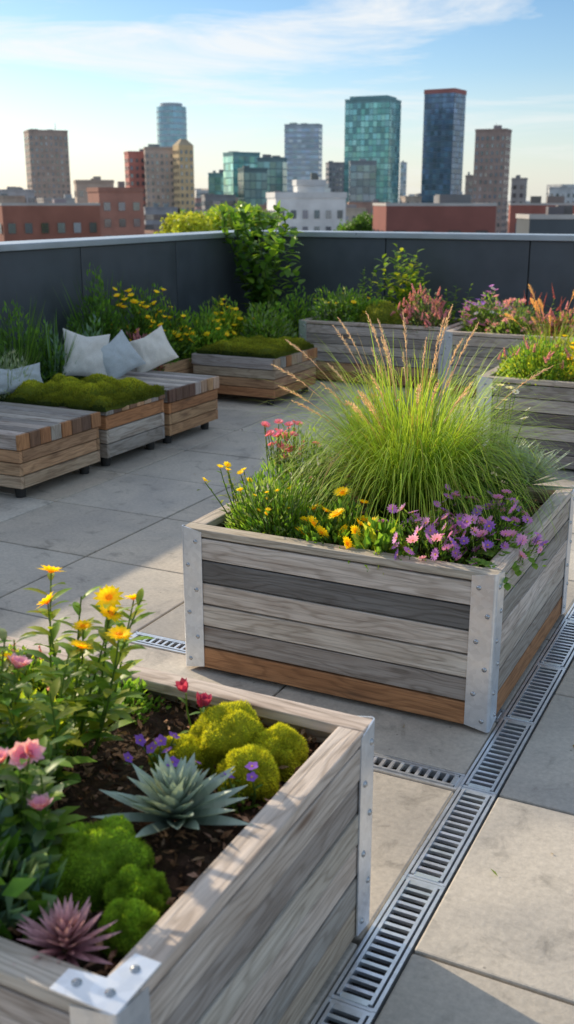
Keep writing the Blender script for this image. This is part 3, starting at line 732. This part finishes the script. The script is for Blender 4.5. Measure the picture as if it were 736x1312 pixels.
for i in range(10):
    p=P0+V((R.uniform(-.15,.15),R.uniform(-.15,.15),0)); a=R.uniform(0,6.3)
    for k in range(16):
        q=p+V((math.cos(a)*.02+R.uniform(-.04,.04),math.sin(a)*.02+R.uniform(-.04,.04),.083)); tube(b,p,q,.006,.005,5,0,(.08,.12,.04)); p=q
        for _ in range(4):
            d=rdir(-.4); c=jit(R.choice([G1,G2,G3,(.14,.26,.04)]),.25); blade(b,p,d,R.uniform(.09,.15),.085,3,.6,c,c,0,1,.1)
for _ in range(60):
    p=P0+V((.25,-.1,1.05))+V((R.uniform(-.1,.25),R.uniform(-.2,.1),R.uniform(-.55,.1))); c=jit(R.choice([G1,G2]),.25); blade(b,p,rdir(-.4),.12,.085,3,.6,c,c,0,1,.1)
mk(b,'climbing_vine',[LEAF],None,P0,True,label='broad leaved climbing vine rising above the corner of the wall',cat='vine')
b=MB()
for _ in range(90):
    x,y=R.choice([(R.uniform(-2.9,-.9),R.uniform(2.2,3.1)),(R.uniform(-.6,.3),R.uniform(1.5,4.5)),(R.uniform(-4,-2.1),R.uniform(3,8))])
    d=V((R.uniform(-1,1),R.uniform(-1,1),.15)); leafq(b,(x,y,.004),d,R.uniform(.012,.03),R.uniform(.006,.014),jit(R.choice([(.34,.22,.08),(.16,.10,.05),(.2,.26,.06)]),.3))
mk(b,'leaf_litter',[LEAF],kind='stuff',label='scattered small dry leaves on the paving slabs',cat='leaves')
# ---------------------------------------------------------------- CITY
def windows(w,d,z0,z1,cw,fh,fw,fhh,gcols,sides=('f','l','r')):
    b=MB()
    e=.12
    nf=max(1,int((z1-z0)/fh))
    for s in sides:
        L=w if s=='f' else d
        nc=max(1,int(L/cw)); st=L/nc
        for j in range(nf):
            za=z0+(z1-z0)*(j+.5)/nf
            for i in range(nc):
                t=-L/2+st*(i+.5); hw=st*fw/2; hh=(z1-z0)/nf*fhh/2; c=jit(R.choice(gcols),.25)
                if s=='f': P=[(t-hw,-d/2-e,za-hh),(t+hw,-d/2-e,za-hh),(t+hw,-d/2-e,za+hh),(t-hw,-d/2-e,za+hh)]
                elif s=='r': P=[(w/2+e,t-hw,za-hh),(w/2+e,t+hw,za-hh),(w/2+e,t+hw,za+hh),(w/2+e,t-hw,za+hh)]
                else: P=[(-w/2-e,t+hw,za-hh),(-w/2-e,t-hw,za-hh),(-w/2-e,t-hw,za+hh),(-w/2-e,t+hw,za+hh)]
                b.quadp(P,0,c)
    return b
GB=[(.16,.24,.30),(.22,.30,.36),(.10,.16,.2)]; GT=[(.16,.48,.46),(.26,.60,.58),(.10,.30,.31)]; GN=[(.05,.11,.22),(.07,.15,.28),(.03,.07,.14)]; GD=[(.07,.08,.1),(.12,.14,.16),(.2,.22,.24)]
def bld(lat,D,W,top,col,phi=0.,dr=1.,style='punch',gc=GD,label='',name='city_building',roof=True,z0=-26,roofc=(.2,.2,.2),crown=None,gw=2.4,fh=3.0,win=True,masts=0):
    ph=math.radians(phi); w=W/(math.cos(ph)+dr*abs(math.sin(ph))); d=w*dr
    hz=min(.4,D/2400); HZ=(.56,.62,.68); col=lerp(col,HZ,hz); gc=[lerp(g,HZ,hz*.6) for g in gc]; roofc=lerp(roofc,HZ,hz)  # distance haze mixed into the wall, glass and roof colours
    x,y=cf(lat,D+d/2)
    b=MB(); box(b,-w/2,w/2,-d/2,d/2,z0,top,0,col)
    o=bpy.data.objects.new(name,mesh_from(b,name,[MASON])); COL.objects.link(o); o.location=(x,y,0); o.rotation_euler=(0,0,math.radians(26.4)+ph)
    tag(o,label or 'distant city building','building')
    def child(bb,nm,mats,stuff=False):
        c=bpy.data.objects.new(nm,mesh_from(bb,nm,mats)); COL.objects.link(c); c.parent=o
        if stuff: c['kind']='stuff'
        return c
    if win:
        zlo=max(z0+3,-14)
        if style=='punch': bb=windows(w,d,zlo,top-1.2,gw,fh,.45,.5,gc)
        elif style=='band': bb=windows(w,d,zlo,top-1.0,gw,fh,.98,.55,gc)
        else: bb=windows(w,d,zlo,top-.8,gw,fh,.92,.86,gc)
        child(bb,'window_pane',[GLASS],True)
    if roof:
        t=.35; hh=.9; e=.15; pc=tuple(c*.85 for c in col)
        if D<140: hh=.25; t=.15; e=.05; pc=(.45,.42,.40)
        bb=MB()
        box(bb,-w/2-e,w/2+e,-d/2-e,-d/2+t,top+.01,top+hh,0,pc); box(bb,-w/2-e,w/2+e,d/2-t,d/2+e,top+.01,top+hh,0,pc)
        box(bb,-w/2-e,-w/2+t,-d/2+t+.01,d/2-t-.01,top+.01,top+hh,0,pc); box(bb,w/2-t,w/2+e,-d/2+t+.01,d/2-t-.01,top+.01,top+hh,0,pc)
        child(bb,'roof_parapet',[MASON])
        for _ in range(R.choice([1,2,3])):
            bb=MB(); a=w*R.uniform(.06,.15); px=R.uniform(-w*.3,w*.3); py=R.uniform(-d*.2,d*.2)
            box(bb,px-a,px+a,py-a*.7,py+a*.7,top+.02,top+R.uniform(.5,1.1)*(1 if D<150 else 2.2),0,jit(roofc,.3)); child(bb,'roof_plant_room',[ROOFM])
    for _ in range(masts):
        bb=MB(); px=R.uniform(-w*.3,w*.3); tube(bb,(px,0,top),(px,0,top+R.uniform(3,6)),.18,.08,5,0,(.3,.3,.3)); child(bb,'antenna_mast',[ROOFM])
    if crown=='hip':
        bb=MB(); hh=w*.38; P=[(-w/2,-d/2,top+.01),(w/2,-d/2,top+.01),(w/2,d/2,top+.01),(-w/2,d/2,top+.01)]; q=w*.16
        T=[(-q,-q,top+hh),(q,-q,top+hh),(q,q,top+hh),(-q,q,top+hh)]
        for k in range(4): k2=(k+1)%4; bb.quadp([P[k],P[k2],T[k2],T[k]],0,(.42,.34,.24))
        bb.quadp(T,0,(.3,.22,.15)); child(bb,'hipped_roof',[ROOFM])
    if crown=='redband':
        bb=MB(); box(bb,-w/2-.25,w/2+.25,-d/2-.25,d/2+.25,top-1.6,top+.5,0,(.36,.15,.14)); child(bb,'crown_band',[MASON])
    if crown=='step':
        bb=MB(); box(bb,-w*.42,w*.42,-d*.42,d*.42,top+.01,top+2.2,0,col); child(bb,'stepped_top',[MASON])
    return o
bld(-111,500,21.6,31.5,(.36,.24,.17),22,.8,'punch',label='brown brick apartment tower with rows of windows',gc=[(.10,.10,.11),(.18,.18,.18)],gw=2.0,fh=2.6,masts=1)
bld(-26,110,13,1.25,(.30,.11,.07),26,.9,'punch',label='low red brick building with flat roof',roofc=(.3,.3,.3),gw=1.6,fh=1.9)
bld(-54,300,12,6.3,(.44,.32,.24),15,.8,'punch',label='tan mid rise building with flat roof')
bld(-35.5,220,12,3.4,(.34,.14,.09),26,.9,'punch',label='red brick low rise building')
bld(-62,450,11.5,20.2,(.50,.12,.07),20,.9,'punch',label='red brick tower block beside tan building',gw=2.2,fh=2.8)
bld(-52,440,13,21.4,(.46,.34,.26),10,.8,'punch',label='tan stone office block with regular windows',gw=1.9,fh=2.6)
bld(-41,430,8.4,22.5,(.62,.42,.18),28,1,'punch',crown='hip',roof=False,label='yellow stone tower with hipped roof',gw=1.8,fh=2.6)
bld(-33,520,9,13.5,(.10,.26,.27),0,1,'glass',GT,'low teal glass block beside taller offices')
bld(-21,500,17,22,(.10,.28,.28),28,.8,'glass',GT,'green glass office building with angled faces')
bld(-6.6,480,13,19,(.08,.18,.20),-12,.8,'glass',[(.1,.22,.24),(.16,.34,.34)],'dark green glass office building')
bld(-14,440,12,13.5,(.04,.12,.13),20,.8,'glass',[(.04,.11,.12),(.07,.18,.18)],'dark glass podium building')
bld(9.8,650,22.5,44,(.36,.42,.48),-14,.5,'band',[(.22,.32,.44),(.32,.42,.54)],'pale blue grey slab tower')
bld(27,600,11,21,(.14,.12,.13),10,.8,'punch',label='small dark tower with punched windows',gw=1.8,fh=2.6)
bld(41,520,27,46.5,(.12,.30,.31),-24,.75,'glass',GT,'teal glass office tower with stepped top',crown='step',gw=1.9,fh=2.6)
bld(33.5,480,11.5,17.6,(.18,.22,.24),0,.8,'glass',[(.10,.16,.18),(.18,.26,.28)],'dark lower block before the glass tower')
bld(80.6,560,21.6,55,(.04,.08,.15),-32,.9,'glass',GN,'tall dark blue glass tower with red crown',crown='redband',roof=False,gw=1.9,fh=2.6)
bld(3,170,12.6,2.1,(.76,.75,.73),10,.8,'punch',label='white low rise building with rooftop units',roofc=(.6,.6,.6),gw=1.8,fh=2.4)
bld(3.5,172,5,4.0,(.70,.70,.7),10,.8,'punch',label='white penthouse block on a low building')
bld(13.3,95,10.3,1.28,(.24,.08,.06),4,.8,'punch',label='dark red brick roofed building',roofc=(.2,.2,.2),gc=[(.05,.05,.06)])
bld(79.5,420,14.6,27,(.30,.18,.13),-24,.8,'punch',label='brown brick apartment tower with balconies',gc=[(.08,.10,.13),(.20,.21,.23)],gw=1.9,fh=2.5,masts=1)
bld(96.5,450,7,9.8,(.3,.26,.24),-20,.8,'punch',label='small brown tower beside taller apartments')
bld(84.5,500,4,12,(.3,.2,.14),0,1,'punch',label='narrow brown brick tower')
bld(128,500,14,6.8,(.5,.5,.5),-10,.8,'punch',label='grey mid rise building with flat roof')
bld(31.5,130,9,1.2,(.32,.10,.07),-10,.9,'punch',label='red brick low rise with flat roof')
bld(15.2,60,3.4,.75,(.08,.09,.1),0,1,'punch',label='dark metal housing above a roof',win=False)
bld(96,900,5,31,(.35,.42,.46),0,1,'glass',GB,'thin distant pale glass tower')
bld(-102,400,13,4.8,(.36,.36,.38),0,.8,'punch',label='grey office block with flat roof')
# cylinder tower
b=MB(); x,y=cf(-73,700)
n=28; r=9.6
for i in range(24):
    zz=-26+3.5*i
    for k in range(n):
        a0=2*math.pi*k/n;a1=2*math.pi*(k+1)/n
        for (za,zb2,rr,m,c) in ((zz,zz+1.0,r,0,(.42,.50,.56)),(zz+1.0,zz+3.5,r-.1,1,jit((.24,.38,.46),.12))):
            b.quadp([(rr*math.cos(a0),rr*math.sin(a0),za),(rr*math.cos(a1),rr*math.sin(a1),za),(rr*math.cos(a1),rr*math.sin(a1),zb2),(rr*math.cos(a0),rr*math.sin(a0),zb2)],m,c)
tz=58
b.quadp([(r*math.cos(2*math.pi*k/n),r*math.sin(2*math.pi*k/n),tz) for k in range(n)],0,(.3,.32,.34))
o=mk(b,'city_building',[MASON,GLASS],None,(0,0,0),label='round glass tower with pale floor bands',cat='building'); o.location=(x,y,0)
b=MB(); tube(b,(0,0,58.01),(0,0,60.2),7,7,24,0,(.45,.5,.54)); b.quadp([(7*math.cos(2*math.pi*k/24),7*math.sin(2*math.pi*k/24),60.2) for k in range(24)],0,(.4,.42,.44))
c=bpy.data.objects.new('roof_drum',mesh_from(b,'roof_drum',[MASON])); COL.objects.link(c); c.parent=o
# filler city
PAL=[(.34,.13,.08),(.44,.31,.22),(.45,.43,.40),(.38,.19,.12),(.58,.55,.50),(.26,.26,.28),(.50,.38,.27)]
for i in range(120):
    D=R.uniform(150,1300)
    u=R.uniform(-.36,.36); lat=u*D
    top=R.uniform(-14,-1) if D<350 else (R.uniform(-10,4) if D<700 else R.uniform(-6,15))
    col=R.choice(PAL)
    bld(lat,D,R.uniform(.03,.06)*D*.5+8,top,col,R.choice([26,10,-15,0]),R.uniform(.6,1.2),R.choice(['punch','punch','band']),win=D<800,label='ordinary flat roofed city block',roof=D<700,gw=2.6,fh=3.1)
# trees
def tree(lat,D,top,r,cols,label,nl=5200):
    x,y=cf(lat,D); b=MB(); P=V((x,y,-26)); H=top+26
    tr=MB()
    pts=[P+V((math.sin(i*.9)*.25,math.cos(i*1.3)*.25,H*.75*i/6)) for i in range(7)]
    for i in range(6): tube(tr,pts[i],pts[i+1],.5*(1-i/8),.5*(1-(i+1)/8),9,0,(.12,.09,.07))
    cl=[]
    for i in range(26):
        d=rdir(-.3); c=V((x,y,top-r*1.15))+V((d.x*r*.8,d.y*r*.8,d.z*r*.85)); cl.append((c,r*R.uniform(.26,.46)))
        tube(tr,pts[R.choice([4,5,6])],c,.13,.04,5,0,(.12,.09,.07))
    for c,cr in cl:
        k0=R.uniform(.6,1.25)
        for _ in range(nl//26):
            d=rdir(); q=c+d*cr*R.random()**.4
            leafq(b,q,rdir(),R.uniform(.22,.42),.22,jit(tuple(v*k0 for v in R.choice(cols)),.25))
    e=empty('street_tree',P,label=label,cat='tree')
    mk(tr,'trunk',[BARK],e,P,True)
    mk(b,'crown',[LEAF],e,P,True)
tree(-8.4,88,1.0,2.6,[YG,(.46,.5,.06)],'yellow green street tree crown above neighbouring roofs')
tree(-5.6,100,1.4,2.6,[G2,YG],'green street tree among city roofs')
tree(-3.6,110,1.5,2.8,[G1,G2],'green street tree beside a white building')
tree(-10.8,120,.6,2.6,[G1,G3],'dark green street tree among city roofs')
tree(8.2,120,.4,2.4,[G1,G3],'green street tree behind the parapet')
# ---------------------------------------------------------------- light, world, camera
sd=V((-.958,.287,0))*math.cos(math.radians(25)); sd.z=math.sin(math.radians(25))
L=bpy.data.lights.new('sun','SUN'); L.energy=5.0; L.angle=math.radians(.6); L.color=(1,.84,.62)
lo=bpy.data.objects.new('sun',L); COL.objects.link(lo); lo.rotation_euler=sd.to_track_quat('Z','Y').to_euler(); lo.location=(0,0,30)
w=bpy.data.worlds.new('World'); sc.world=w; w.use_nodes=True; ns=w.node_tree.nodes; ls=w.node_tree.links; ns.clear()
sky=ns.new('ShaderNodeTexSky'); sky.sky_type='NISHITA'; sky.sun_disc=False; sky.sun_elevation=math.radians(25); sky.sun_rotation=math.atan2(-.958,.287)%(2*math.pi)
sky.air_density=1.0; sky.dust_density=.6; sky.ozone_density=1.4
tc=ns.new('ShaderNodeTexCoord').outputs['Generated']
sx=ns.new('ShaderNodeSeparateXYZ'); ls.new(tc,sx.inputs[0])
grad=ramp(ns,ls,sx.outputs[2],[(0.0,(.82,.89,1.04)),(.07,(.74,.86,1.00)),(.17,(.56,.73,.90)),(.35,(1.25,1.18,1.05)),(.7,(2.3,1.95,1.6))])  # top stops boost the unseen high sky as added fill for shaded areas
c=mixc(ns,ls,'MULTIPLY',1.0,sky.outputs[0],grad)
cn=noisen(ns,ls,mapn(ns,ls,tc,(1.5,1.5,12),(math.radians(16),math.radians(-13),0)),2.1,8,.64,.7)
cfac=ramp(ns,ls,cn,[(.48,0.0),(.68,.8)])
c=mixc(ns,ls,'MIX',cfac,c,(6.5,6.5,6.4))
hz=ramp(ns,ls,sx.outputs[2],[(0.0,.55),(.05,.28),(.11,0.0)])
c=mixc(ns,ls,'MIX',hz,c,(6.0,6.05,5.9))
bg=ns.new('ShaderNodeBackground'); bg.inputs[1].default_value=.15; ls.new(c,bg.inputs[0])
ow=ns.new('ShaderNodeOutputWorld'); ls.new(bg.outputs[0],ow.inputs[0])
cam=bpy.data.cameras.new('camera'); co=bpy.data.objects.new('camera',cam); COL.objects.link(co); sc.camera=co
co.location=(0,0,1.75); co.rotation_euler=(math.radians(90-16.7),0,math.radians(26.4))
cam.sensor_fit='VERTICAL'; cam.sensor_height=36; cam.sensor_width=36; cam.lens=36.5; cam.clip_end=20000; cam.clip_start=.05
cam.dof.use_dof=True; cam.dof.focus_distance=3.9; cam.dof.aperture_fstop=4.0
sc.view_settings.view_transform='Standard'; sc.view_settings.look='None'; sc.view_settings.exposure=0
